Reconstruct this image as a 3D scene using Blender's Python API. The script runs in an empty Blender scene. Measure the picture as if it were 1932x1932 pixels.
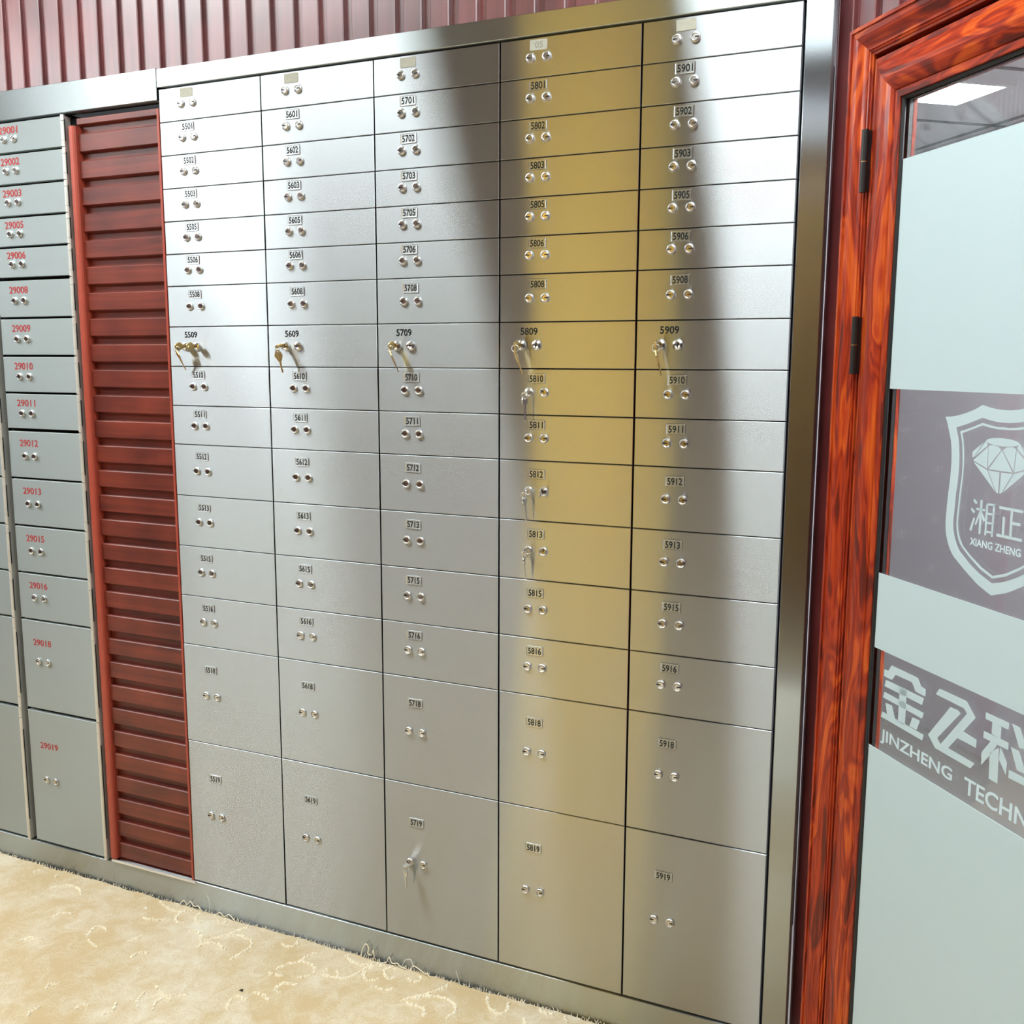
import bpy, math, random
from mathutils import Vector, Matrix, Quaternion
random.seed(7)
S = bpy.context.scene
COL = S.collection

# ---------------------------------------------------------------- camera
cam_d = bpy.data.cameras.new('camera')
cam_d.sensor_width = 36.0
cam_d.lens = 1892.572 / 1932.0 * 36.0
cam_d.clip_start = 0.02
cam = bpy.data.objects.new('camera', cam_d)
COL.objects.link(cam)
cam.matrix_world = Matrix.Translation((1.78866, -1.93349, 1.46398)) @ (
    Matrix.Rotation(0.421151, 4, 'Z') @ Matrix.Rotation(1.422845, 4, 'X') @ Matrix.Rotation(0.0039357, 4, 'Z'))
S.camera = cam

# ---------------------------------------------------------------- world, exposure
wd = bpy.data.worlds.new('world')
S.world = wd
wd.use_nodes = True
wd.node_tree.nodes['Background'].inputs[0].default_value = (0.9, 0.95, 1.0, 1)
wd.node_tree.nodes['Background'].inputs[1].default_value = 0.05
S.view_settings.view_transform = 'Standard'
S.view_settings.look = 'None'
S.view_settings.gamma = 1.0
S.view_settings.exposure = 0.17
S.view_settings.use_curve_mapping = False
LAMP = 13.5            # strength of the ceiling light panels
LAMP_COL = (0.92, 0.99, 1.0)
S.cycles.max_bounces = 10
S.cycles.glossy_bounces = 6
S.cycles.sample_clamp_indirect = 4.0
S.cycles.use_adaptive_sampling = False
S.cycles.use_denoising = True
S.cycles.denoising_prefilter = 'ACCURATE'
S.cycles.caustics_reflective = False
S.cycles.blur_glossy = 0.5

H = 2.75               # ceiling height
YB = -2.6              # face of the wall across the aisle
LA = math.radians(51.3)
DP = Vector((1.545, 0.0, 0.0))    # where the angled wall with the door starts

# ---------------------------------------------------------------- mesh builder
class MB:
    def __init__(s): s.v, s.f, s.m, s.s = [], [], [], []
    def add(s, vs, fs, m=0, smooth=False):
        b = len(s.v)
        s.v += [tuple(v) for v in vs]
        for f in fs:
            s.f.append([b + i for i in f]); s.m.append(m); s.s.append(smooth)
        return s
    def box(s, x0, x1, y0, y1, z0, z1, m=0):
        return s.add([(x0,y0,z0),(x1,y0,z0),(x1,y1,z0),(x0,y1,z0),(x0,y0,z1),(x1,y0,z1),(x1,y1,z1),(x0,y1,z1)],
                     [(0,3,2,1),(4,5,6,7),(0,1,5,4),(1,2,6,5),(2,3,7,6),(3,0,4,7)], m)
    def slab(s, x0, x1, z0, z1, yf, yb, ch, m=0):     # board facing -y with chamfered front edges
        a = [(x0+ch,yf,z0+ch),(x1-ch,yf,z0+ch),(x1-ch,yf,z1-ch),(x0+ch,yf,z1-ch)]
        b = [(x0,yf+ch,z0),(x1,yf+ch,z0),(x1,yf+ch,z1),(x0,yf+ch,z1)]
        c = [(x0,yb,z0),(x1,yb,z0),(x1,yb,z1),(x0,yb,z1)]
        fs = [(0,1,2,3)]
        for i in range(4):
            j = (i+1) % 4
            fs += [(i, i+4, j+4, j), (i+4, i+8, j+8, j+4)]
        fs.append((11,10,9,8))
        return s.add(a+b+c, fs, m)
    def prism(s, poly, fn, h0, h1, m=0):              # flat outline in 2D given thickness h0..h1 by fn(u,v,h)
        if sum(poly[i-1][0]*poly[i][1]-poly[i][0]*poly[i-1][1] for i in range(len(poly))) < 0: poly = poly[::-1]
        n = len(poly)
        vs = [fn(u,v,h1) for u,v in poly] + [fn(u,v,h0) for u,v in poly]
        fs = [list(range(n)), list(range(2*n-1, n-1, -1))]
        for i in range(n):
            j = (i+1) % n
            fs.append((i, i+n, j+n, j))
        return s.add(vs, fs, m)
    def ring2(s, outer, inner, fn, h0, h1, m=0):      # band between two outlines with matching ends
        no, ni = len(outer), len(inner)
        # resample inner to outer count
        inn = resample(inner, no); out = resample(outer, no)
        for i in range(no):
            j = (i+1) % no
            s.prism([out[i], out[j], inn[j], inn[i]], fn, h0, h1, m)
        return s
    def lathe(s, prof, n, fn, m=0, cap=True, smooth=True, mats=None):  # prof (r,h); fn(a,b,h)
        vs, fs = [], []
        for r, h in prof:
            for k in range(n):
                t = 2*math.pi*k/n
                vs.append(fn(r*math.cos(t), r*math.sin(t), h))
        b = len(s.v); s.v += [tuple(v) for v in vs]
        for i in range(len(prof)-1):
            for k in range(n):
                l = (k+1) % n
                s.f.append([b+i*n+k, b+i*n+l, b+(i+1)*n+l, b+(i+1)*n+k])
                s.m.append(mats[i] if mats else m); s.s.append(False)
        if cap:
            s.f.append([b+(len(prof)-1)*n+k for k in range(n)]); s.m.append(mats[-1] if mats else m); s.s.append(False)
        return s
    def tube(s, pts, r, n=8, closed=False, m=0):
        pts = [Vector(p) for p in pts]; N = len(pts); vs, fs = [], []
        rs = r if isinstance(r, (list, tuple)) else [r]*N
        for i, p in enumerate(pts):
            a = pts[(i-1) % N] if (closed or i > 0) else p
            c = pts[(i+1) % N] if (closed or i < N-1) else p
            t = (c-a).normalized()
            ref = Vector((0,0,1)) if abs(t.z) < 0.9 else Vector((1,0,0))
            u = t.cross(ref).normalized(); w = u.cross(t)
            for k in range(n):
                q = 2*math.pi*k/n
                vs.append(p + rs[i]*(math.cos(q)*u + math.sin(q)*w))
        for i in range(N if closed else N-1):
            j = (i+1) % N
            for k in range(n):
                l = (k+1) % n
                fs.append((i*n+k, j*n+k, j*n+l, i*n+l))
        s.add(vs, fs, m, True)
        if not closed:
            s.add(vs[:n], [tuple(range(n))], m); s.add(vs[-n:], [tuple(range(n-1, -1, -1))], m)
        return s
    def sweep(s, prof, line, m=0):                    # prof list of (p,h); line(p,h)->list of points; open strip
        rows = [line(p, h) for p, h in prof]
        k = len(rows[0]); vs = [q for r in rows for q in r]; fs = []
        mats = []
        b = len(s.v); s.v += [tuple(v) for v in vs]
        for i in range(len(rows)-1):
            for j in range(k-1):
                s.f.append([b+i*k+j, b+i*k+j+1, b+(i+1)*k+j+1, b+(i+1)*k+j])
                s.m.append(m[j] if isinstance(m, (list, tuple)) else m); s.s.append(False)
        return s
    def mesh(s, name, mats):
        me = bpy.data.meshes.new(name)
        me.from_pydata(s.v, [], s.f)
        for mt in mats: me.materials.append(mt)
        me.polygons.foreach_set('material_index', s.m)
        me.polygons.foreach_set('use_smooth', s.s)
        me.validate(); me.update()
        return me

def resample(p, n):
    q = p + [p[0]]
    d = [0.0]
    for i in range(len(p)): d.append(d[-1] + math.dist(q[i], q[i+1]))
    out = []
    for k in range(n):
        t = d[-1]*k/n
        i = max(j for j in range(len(d)-1) if d[j] <= t + 1e-9)
        w = (t-d[i])/max(1e-9, d[i+1]-d[i])
        out.append((q[i][0]+w*(q[i+1][0]-q[i][0]), q[i][1]+w*(q[i+1][1]-q[i][1])))
    return out

def link(name, data, parent=None, loc=(0,0,0), rot=None):
    o = bpy.data.objects.new(name, data)
    COL.objects.link(o)
    o.parent = parent
    o.location = loc
    if rot: o.rotation_euler = rot
    return o
def obj(name, mb, mats, parent=None, loc=(0,0,0), rot=None):
    return link(name, mb.mesh(name, mats), parent, loc, rot)
def thing(name, label, cat, loc=(0,0,0), rot=None, group=None):
    o = link(name, None, None, loc, rot)
    o.empty_display_size = 0.05
    return tag(o, label, cat, group)
def tag(o, label, cat, group=None):
    o['label'] = label; o['category'] = cat
    if group: o['group'] = group
    return o
def struct(o): o['kind'] = 'structure'; return o

# ---------------------------------------------------------------- materials
def mat(name):
    m = bpy.data.materials.new(name); m.use_nodes = True
    nt = m.node_tree; nt.nodes.clear()
    out = nt.nodes.new('ShaderNodeOutputMaterial')
    return m, nt, out
def N(nt, kind, **kw):
    n = nt.nodes.new(kind)
    for k, v in kw.items():
        if k.startswith('i_'):
            key = k[2:]
            key = int(key) if key.isdigit() else key.replace('_', ' ')
            n.inputs[key].default_value = v
        else: setattr(n, k, v)
    return n
def L(nt, a, b): nt.links.new(a, b)
def principled(name, col, rough=0.5, metal=0.0, spec=0.5, coat=0.0, coatr=0.1, noise=None):
    m, nt, out = mat(name)
    p = N(nt, 'ShaderNodeBsdfPrincipled')
    p.inputs['Base Color'].default_value = (*col, 1)
    p.inputs['Roughness'].default_value = rough
    p.inputs['Metallic'].default_value = metal
    p.inputs['Specular IOR Level'].default_value = spec
    p.inputs['Coat Weight'].default_value = coat
    p.inputs['Coat Roughness'].default_value = coatr
    if noise:                       # (scale, amount): mild mottling of the colour
        tc = N(nt, 'ShaderNodeTexCoord'); nz = N(nt, 'ShaderNodeTexNoise')
        nz.inputs['Scale'].default_value = noise[0]; nz.inputs['Detail'].default_value = 4
        L(nt, tc.outputs['Object'], nz.inputs['Vector'])
        mr = N(nt, 'ShaderNodeMapRange'); mr.inputs[3].default_value = 1-noise[1]; mr.inputs[4].default_value = 1+noise[1]
        L(nt, nz.outputs['Fac'], mr.inputs[0])
        mx = N(nt, 'ShaderNodeVectorMath', operation='SCALE'); mx.inputs[0].default_value = col
        L(nt, mr.outputs[0], mx.inputs['Scale']); L(nt, mx.outputs[0], p.inputs['Base Color'])
    L(nt, p.outputs[0], out.inputs[0])
    return m
def emission(name, col, s):
    m, nt, out = mat(name)
    e = N(nt, 'ShaderNodeEmission'); e.inputs[0].default_value = (*col, 1); e.inputs[1].default_value = s
    L(nt, e.outputs[0], out.inputs[0]); m.cycles.emission_sampling = 'FRONT_BACK'; return m
def brushed(name, col, grain, rough=0.245, aniso=0.8, wide=0.28, wide_r=0.5):
    """brushed stainless steel, grain = world direction of the brushing"""
    m, nt, out = mat(name)
    geo = N(nt, 'ShaderNodeNewGeometry')
    mp = N(nt, 'ShaderNodeMapping')
    sc = [2.0 if abs(g) > 0.5 else 110.0 for g in grain]; sc[1] = 1.0
    mp.inputs['Scale'].default_value = sc
    L(nt, geo.outputs['Position'], mp.inputs['Vector'])
    nz = N(nt, 'ShaderNodeTexNoise'); nz.inputs['Scale'].default_value = 1.0; nz.inputs['Detail'].default_value = 3
    L(nt, mp.outputs[0], nz.inputs['Vector'])
    mr = N(nt, 'ShaderNodeMapRange'); mr.inputs[3].default_value = 0.985; mr.inputs[4].default_value = 1.015
    L(nt, nz.outputs['Fac'], mr.inputs[0])
    cs = N(nt, 'ShaderNodeVectorMath', operation='SCALE'); cs.inputs[0].default_value = col
    L(nt, mr.outputs[0], cs.inputs['Scale'])
    tg = N(nt, 'ShaderNodeCombineXYZ')
    for i in range(3): tg.inputs[i].default_value = grain[i]
    g1 = N(nt, 'ShaderNodeBsdfAnisotropic'); g1.distribution = 'MULTI_GGX'
    g1.inputs['Roughness'].default_value = rough; g1.inputs['Anisotropy'].default_value = aniso
    g2 = N(nt, 'ShaderNodeBsdfAnisotropic'); g2.distribution = 'MULTI_GGX'
    g2.inputs['Roughness'].default_value = wide_r; g2.inputs['Anisotropy'].default_value = 0.5
    for g in (g1, g2):
        L(nt, cs.outputs[0], g.inputs['Color']); L(nt, tg.outputs[0], g.inputs['Tangent'])
    mx = N(nt, 'ShaderNodeMixShader'); mx.inputs[0].default_value = wide
    L(nt, g1.outputs[0], mx.inputs[1]); L(nt, g2.outputs[0], mx.inputs[2])
    L(nt, mx.outputs[0], out.inputs[0])
    return m
def laminate(name, c0, c1, grain, rough=0.34, coat=0.25, coat_ior=1.5):
    """dark red wood-grain laminate; grain axis index in object space"""
    m, nt, out = mat(name)
    tc = N(nt, 'ShaderNodeTexCoord'); mp = N(nt, 'ShaderNodeMapping')
    sc = [70.0, 70.0, 70.0]; sc[grain] = 3.0
    mp.inputs['Scale'].default_value = sc
    L(nt, tc.outputs['Object'], mp.inputs['Vector'])
    nz = N(nt, 'ShaderNodeTexNoise'); nz.inputs['Scale'].default_value = 1.0; nz.inputs['Detail'].default_value = 5
    nz.inputs['Distortion'].default_value = 0.6
    L(nt, mp.outputs[0], nz.inputs['Vector'])
    n2 = N(nt, 'ShaderNodeTexNoise'); n2.inputs['Scale'].default_value = 7.0; n2.inputs['Detail'].default_value = 2
    L(nt, tc.outputs['Object'], n2.inputs['Vector'])
    ad = N(nt, 'ShaderNodeMath', operation='MULTIPLY_ADD'); ad.inputs[1].default_value = 0.6
    L(nt, n2.outputs['Fac'], ad.inputs[0])
    s2 = N(nt, 'ShaderNodeMath', operation='MULTIPLY'); s2.inputs[1].default_value = 0.5
    L(nt, nz.outputs['Fac'], s2.inputs[0]); L(nt, s2.outputs[0], ad.inputs[2])
    cr = N(nt, 'ShaderNodeValToRGB')
    cr.color_ramp.elements[0].position = 0.38; cr.color_ramp.elements[0].color = (*c0, 1)
    cr.color_ramp.elements[1].position = 0.70; cr.color_ramp.elements[1].color = (*c1, 1)
    L(nt, ad.outputs[0], cr.inputs[0])
    p = N(nt, 'ShaderNodeBsdfPrincipled')
    p.inputs['Roughness'].default_value = rough
    p.inputs['Coat Weight'].default_value = coat; p.inputs['Coat Roughness'].default_value = 0.34; p.inputs['Coat IOR'].default_value = coat_ior
    L(nt, cr.outputs[0], p.inputs['Base Color'])
    bp = N(nt, 'ShaderNodeBump'); bp.inputs['Strength'].default_value = 0.08; bp.inputs['Distance'].default_value = 0.001
    L(nt, nz.outputs['Fac'], bp.inputs['Height']); L(nt, bp.outputs[0], p.inputs['Normal'])
    L(nt, p.outputs[0], out.inputs[0])
    return m
def rosewood(name, grain, shift=0.0):
    """glossy orange-brown figured wood film with cathedral grain"""
    m, nt, out = mat(name)
    tc = N(nt, 'ShaderNodeTexCoord'); mp = N(nt, 'ShaderNodeMapping')
    sc = [20.0, 20.0, 20.0]; sc[grain] = 3.6
    mp.inputs['Scale'].default_value = sc; mp.inputs['Location'].default_value = (shift, shift*1.7, shift*0.6)
    L(nt, tc.outputs['Object'], mp.inputs['Vector'])
    big = N(nt, 'ShaderNodeTexNoise'); big.inputs['Scale'].default_value = 1.0; big.inputs['Detail'].default_value = 1.5
    big.inputs['Distortion'].default_value = 2.0
    L(nt, mp.outputs[0], big.inputs['Vector'])
    mul = N(nt, 'ShaderNodeMath', operation='MULTIPLY'); mul.inputs[1].default_value = 34.0
    L(nt, big.outputs['Fac'], mul.inputs[0])
    sn = N(nt, 'ShaderNodeMath', operation='SINE'); L(nt, mul.outputs[0], sn.inputs[0])
    mpf = N(nt, 'ShaderNodeMapping'); sf = [260.0]*3; sf[grain] = 9.0
    mpf.inputs['Scale'].default_value = sf
    L(nt, tc.outputs['Object'], mpf.inputs['Vector'])
    fine = N(nt, 'ShaderNodeTexNoise'); fine.inputs['Scale'].default_value = 1.0; fine.inputs['Detail'].default_value = 4
    L(nt, mpf.outputs[0], fine.inputs['Vector'])
    a1 = N(nt, 'ShaderNodeMath', operation='MULTIPLY_ADD'); a1.inputs[1].default_value = 0.09; a1.inputs[2].default_value = -0.08
    L(nt, sn.outputs[0], a1.inputs[0])
    a2 = N(nt, 'ShaderNodeMath', operation='MULTIPLY_ADD'); a2.inputs[1].default_value = 0.42
    L(nt, fine.outputs['Fac'], a2.inputs[0]); L(nt, a1.outputs[0], a2.inputs[2])
    a3 = N(nt, 'ShaderNodeMath', operation='MULTIPLY_ADD'); a3.inputs[1].default_value = 0.75
    L(nt, big.outputs['Fac'], a3.inputs[0]); L(nt, a2.outputs[0], a3.inputs[2])
    cr = N(nt, 'ShaderNodeValToRGB')
    e = cr.color_ramp.elements
    e[0].position = 0.30; e[0].color = (0.11, 0.014, 0.007, 1)
    e[1].position = 0.78; e[1].color = (0.60, 0.115, 0.013, 1)
    k = e.new(0.44); k.color = (0.25, 0.021, 0.007, 1)
    k = e.new(0.58); k.color = (0.40, 0.045, 0.009, 1)
    L(nt, a3.outputs[0], cr.inputs[0])
    p = N(nt, 'ShaderNodeBsdfPrincipled'); p.inputs['Roughness'].default_value = 0.33
    p.inputs['Specular IOR Level'].default_value = 0.2
    p.inputs['Coat Weight'].default_value = 0.3; p.inputs['Coat Roughness'].default_value = 0.14
    L(nt, cr.outputs[0], p.inputs['Base Color'])
    L(nt, p.outputs[0], out.inputs[0])
    return m

STEEL = brushed('brushed_steel', (0.485, 0.51, 0.52), (1, 0, 0), rough=0.225, aniso=0.86, wide=0.03)
STEEL_V = brushed('brushed_steel_upright', (0.48, 0.53, 0.57), (0, 0, 1), rough=0.225, aniso=0.85, wide=0.08)
STEEL_FLOOR = brushed('brushed_steel_rail', (0.49, 0.53, 0.53), (1, 0, 0), rough=0.225, aniso=0.84, wide=0.06)
SATIN = brushed('satin_steel', (0.46, 0.50, 0.49), (1, 0, 0), rough=0.40, aniso=0.55, wide=0.5, wide_r=0.62)
SATIN_EDGE = principled('satin_steel_edge', (0.72, 0.71, 0.66), 0.5, 0.7)
CHROME = principled('chrome', (0.62, 0.62, 0.60), 0.30, 1.0)
NICKEL = principled('nickel_face', (0.56, 0.55, 0.53), 0.22, 1.0)
SILVER = principled('silver_key_metal', (0.80, 0.79, 0.75), 0.25, 1.0)
BRASS = principled('brass', (0.64, 0.47, 0.20), 0.30, 1.0)
PLATE = brushed('number_plate_metal', (0.50, 0.52, 0.52), (1, 0, 0), rough=0.235, aniso=0.83, wide=0.14, wide_r=0.5)
TAPE = principled('glue_residue', (0.36, 0.355, 0.29), 0.8, 0.0, noise=(90, 0.18))
INK = principled('black_ink', (0.018, 0.022, 0.022), 0.9, 0.0, 0.08)
FAINT = principled('faded_ink', (0.25, 0.25, 0.21), 0.8, 0.0, 0.1)
RED_INK = principled('red_ink', (0.40, 0.055, 0.055), 0.85, 0.0, 0.1)
DARK = principled('dark_steel', (0.008, 0.009, 0.010), 0.8, 0.0, 0.1)
BLACK = principled('black_rubber', (0.012, 0.013, 0.015), 0.42)
HINGE = principled('black_hinge_metal', (0.010, 0.010, 0.011), 0.35, 0.0)
REDPAINT = principled('red_brown_edge', (0.36, 0.060, 0.035), 0.42, noise=(30, 0.12))
LAM_Z = laminate('red_laminate_upright', (0.085, 0.014, 0.015), (0.185, 0.033, 0.034), 2, 0.40, 1.0, 1.72)
LAM_X = laminate('red_laminate_level', (0.085, 0.013, 0.009), (0.20, 0.034, 0.018), 0, 0.40, 0.15)
WOOD_Z = rosewood('rosewood_upright', 2)
WOOD_X = rosewood('rosewood_level', 0, 3.3)
ALU = principled('white_aluminium', (0.85, 0.85, 0.86), 0.25, 0.6)
CEIL = principled('ceiling_tile', (0.38, 0.39, 0.40), 0.9)
GRID = principled('ceiling_grid', (0.62, 0.63, 0.62), 0.5)

# outlines of the film lettering on the door glass (along the wall, height) in metres
JIN= [[(0.2395, 0.9556), (0.2505, 0.9562), (0.2581, 0.9679), (0.3271, 0.9676), (0.3362, 0.9563), (0.3476, 0.9554), (0.3478, 0.9435), (0.3234, 0.9438), (0.3131, 0.9559), (0.2702, 0.9553), (0.2616, 0.9437), (0.2396, 0.9437)], [(0.2456, 0.9389), (0.3444, 0.9397), (0.3411, 0.9275), (0.2423, 0.9271)], [(0.2437, 0.9174), (0.3466, 0.9157), (0.3433, 0.9056), (0.2402, 0.9067)], [(0.283, 0.9395), (0.3013, 0.9399), (0.3021, 0.8783), (0.2836, 0.8792)], [(0.2483, 0.8996), (0.2653, 0.9008), (0.2757, 0.8812), (0.2546, 0.88)], [(0.3197, 0.8995), (0.3382, 0.9001), (0.3319, 0.8824), (0.3132, 0.8823)], [(0.2411, 0.882), (0.3493, 0.8808), (0.3468, 0.8705), (0.2375, 0.8719)]]
ZHENG= [[(0.3793, 0.9668), (0.4403, 0.9672), (0.4615, 0.9485), (0.4079, 0.8814), (0.3899, 0.8807), (0.4434, 0.949), (0.4363, 0.9546), (0.3717, 0.9555)], [(0.4067, 0.9467), (0.4235, 0.947), (0.4295, 0.9441), (0.3819, 0.888), (0.3899, 0.8807), (0.4079, 0.8814), (0.4666, 0.8802), (0.4586, 0.8694), (0.3784, 0.87), (0.36, 0.8855)], [(0.4383, 0.919), (0.467, 0.9169), (0.4671, 0.9046), (0.4264, 0.9045)]]
KE= [[(0.4817, 0.9645), (0.5286, 0.9647), (0.5281, 0.9549), (0.4819, 0.9546)], [(0.4959, 0.9553), (0.514, 0.9544), (0.5144, 0.9357), (0.4965, 0.9375)], [(0.4802, 0.9357), (0.5301, 0.9363), (0.5304, 0.9258), (0.4805, 0.9254)], [(0.4953, 0.9255), (0.5091, 0.9254), (0.4959, 0.9045), (0.4801, 0.8835), (0.4791, 0.9028)], [(0.4954, 0.9092), (0.5127, 0.9219), (0.515, 0.8693), (0.4971, 0.8696)], [(0.5156, 0.9243), (0.5301, 0.9067), (0.5297, 0.8881), (0.5144, 0.9058)], [(0.5339, 0.966), (0.5492, 0.9657), (0.5656, 0.9378), (0.5499, 0.9375)], [(0.5349, 0.9323), (0.5505, 0.9319), (0.567, 0.9047), (0.5498, 0.9035)], [(0.5349, 0.8985), (0.5954, 0.8983), (0.5965, 0.8884), (0.5349, 0.8866)]]
SH_O = [(0.4757, 1.401), (0.4613, 1.4012), (0.4454, 1.403), (0.429, 1.4064), (0.4134, 1.3989), (0.3939, 1.3926), (0.3737, 1.3877), (0.3622, 1.3861), (0.3506, 1.3853), (0.3559, 1.3772), (0.3616, 1.3625), (0.3663, 1.3517), (0.3696, 1.3361), (0.3709, 1.3204), (0.3711, 1.3044), (0.3702, 1.2843), (0.3685, 1.2712), (0.3674, 1.2468), (0.3668, 1.2265), (0.3695, 1.2082), (0.3772, 1.1916), (0.3875, 1.1789), (0.4154, 1.1619), (0.4452, 1.146), (0.4756, 1.1363)]
SH_I = [(0.4776, 1.3835), (0.4632, 1.3835), (0.4473, 1.3851), (0.4309, 1.3882), (0.4151, 1.3826), (0.3967, 1.3765), (0.3761, 1.3707), (0.3831, 1.353), (0.3872, 1.3298), (0.3882, 1.3141), (0.3881, 1.2983), (0.3869, 1.2824), (0.3855, 1.2733), (0.385, 1.2493), (0.3835, 1.229), (0.3853, 1.2173), (0.3902, 1.2036), (0.3999, 1.1893), (0.4257, 1.1727), (0.4491, 1.1617), (0.4737, 1.1537)]
LN_O = [(0.4782, 1.3771), (0.4639, 1.3765), (0.4481, 1.3781), (0.4317, 1.3809), (0.4159, 1.375), (0.3997, 1.3697), (0.3855, 1.3655), (0.3915, 1.3497), (0.3946, 1.3304), (0.3957, 1.3149), (0.3956, 1.2992), (0.394, 1.2832), (0.3933, 1.2743), (0.3921, 1.2543), (0.3908, 1.2302), (0.393, 1.2169), (0.3985, 1.2034), (0.405, 1.1958), (0.4223, 1.1839), (0.4483, 1.1693), (0.474, 1.1608)]
LN_I = [(0.4786, 1.3739), (0.4642, 1.3735), (0.4484, 1.3747), (0.4321, 1.3773), (0.4163, 1.3716), (0.4011, 1.3666), (0.3907, 1.3631), (0.3953, 1.3461), (0.3977, 1.3307), (0.3985, 1.3152), (0.3984, 1.2995), (0.3976, 1.2852), (0.3964, 1.2747), (0.3953, 1.2547), (0.3939, 1.2307), (0.396, 1.219), (0.4011, 1.2063), (0.4078, 1.1971), (0.4243, 1.1866), (0.449, 1.1734), (0.4736, 1.1648)]
FAC= [[(0.4148, 1.3377), (0.4363, 1.3528), (0.4188, 1.3311), (0.4157, 1.3285)], [(0.4418, 1.3562), (0.4452, 1.3493), (0.4189, 1.3299)], [(0.446, 1.3471), (0.4473, 1.3163), (0.4172, 1.3255)], [(0.4471, 1.3487), (0.4551, 1.3509), (0.4657, 1.3495), (0.4724, 1.3449), (0.449, 1.318)], [(0.4185, 1.3233), (0.4478, 1.314), (0.4662, 1.2859)], [(0.45, 1.3139), (0.4721, 1.3136), (0.4727, 1.2837), (0.469, 1.2844)]]
XZ= [[(0.4257, 1.27), (0.4326, 1.265), (0.43, 1.2623), (0.4238, 1.2669)], [(0.4218, 1.2559), (0.4291, 1.2515), (0.4269, 1.2481), (0.4202, 1.2534)], [(0.4269, 1.2426), (0.4301, 1.2409), (0.424, 1.2216), (0.4199, 1.2233)], [(0.4387, 1.27), (0.4431, 1.27), (0.4433, 1.2201), (0.4394, 1.2199)], [(0.4314, 1.2574), (0.4494, 1.2577), (0.4494, 1.2545), (0.4316, 1.2542)], [(0.4385, 1.2534), (0.441, 1.2496), (0.4332, 1.2317), (0.4301, 1.2331)], [(0.4422, 1.254), (0.4511, 1.2418), (0.4487, 1.2384), (0.441, 1.2496)], [(0.4511, 1.2671), (0.4549, 1.2672), (0.4549, 1.2205), (0.4515, 1.2203)], [(0.465, 1.2673), (0.4683, 1.2676), (0.4683, 1.2203), (0.4649, 1.2203)], [(0.4511, 1.2671), (0.4683, 1.2676), (0.4684, 1.2646), (0.4512, 1.2639)], [(0.4547, 1.2535), (0.468, 1.2539), (0.468, 1.2509), (0.4548, 1.2504)], [(0.4545, 1.2402), (0.4678, 1.2406), (0.4679, 1.2377), (0.4545, 1.2374)], [(0.4548, 1.2274), (0.4681, 1.2277), (0.4681, 1.225), (0.4548, 1.2243)], [(0.4774, 1.2662), (0.5231, 1.2664), (0.5228, 1.2625), (0.4772, 1.2624)], [(0.4999, 1.2634), (0.5039, 1.2634), (0.5044, 1.2255), (0.5004, 1.2254)], [(0.5031, 1.2476), (0.5195, 1.2478), (0.5196, 1.2439), (0.5032, 1.2435)], [(0.4853, 1.2522), (0.4896, 1.2522), (0.49, 1.2257), (0.4858, 1.2257)], [(0.4755, 1.2267), (0.5247, 1.2268), (0.5246, 1.2229), (0.4755, 1.2225)]]
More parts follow.
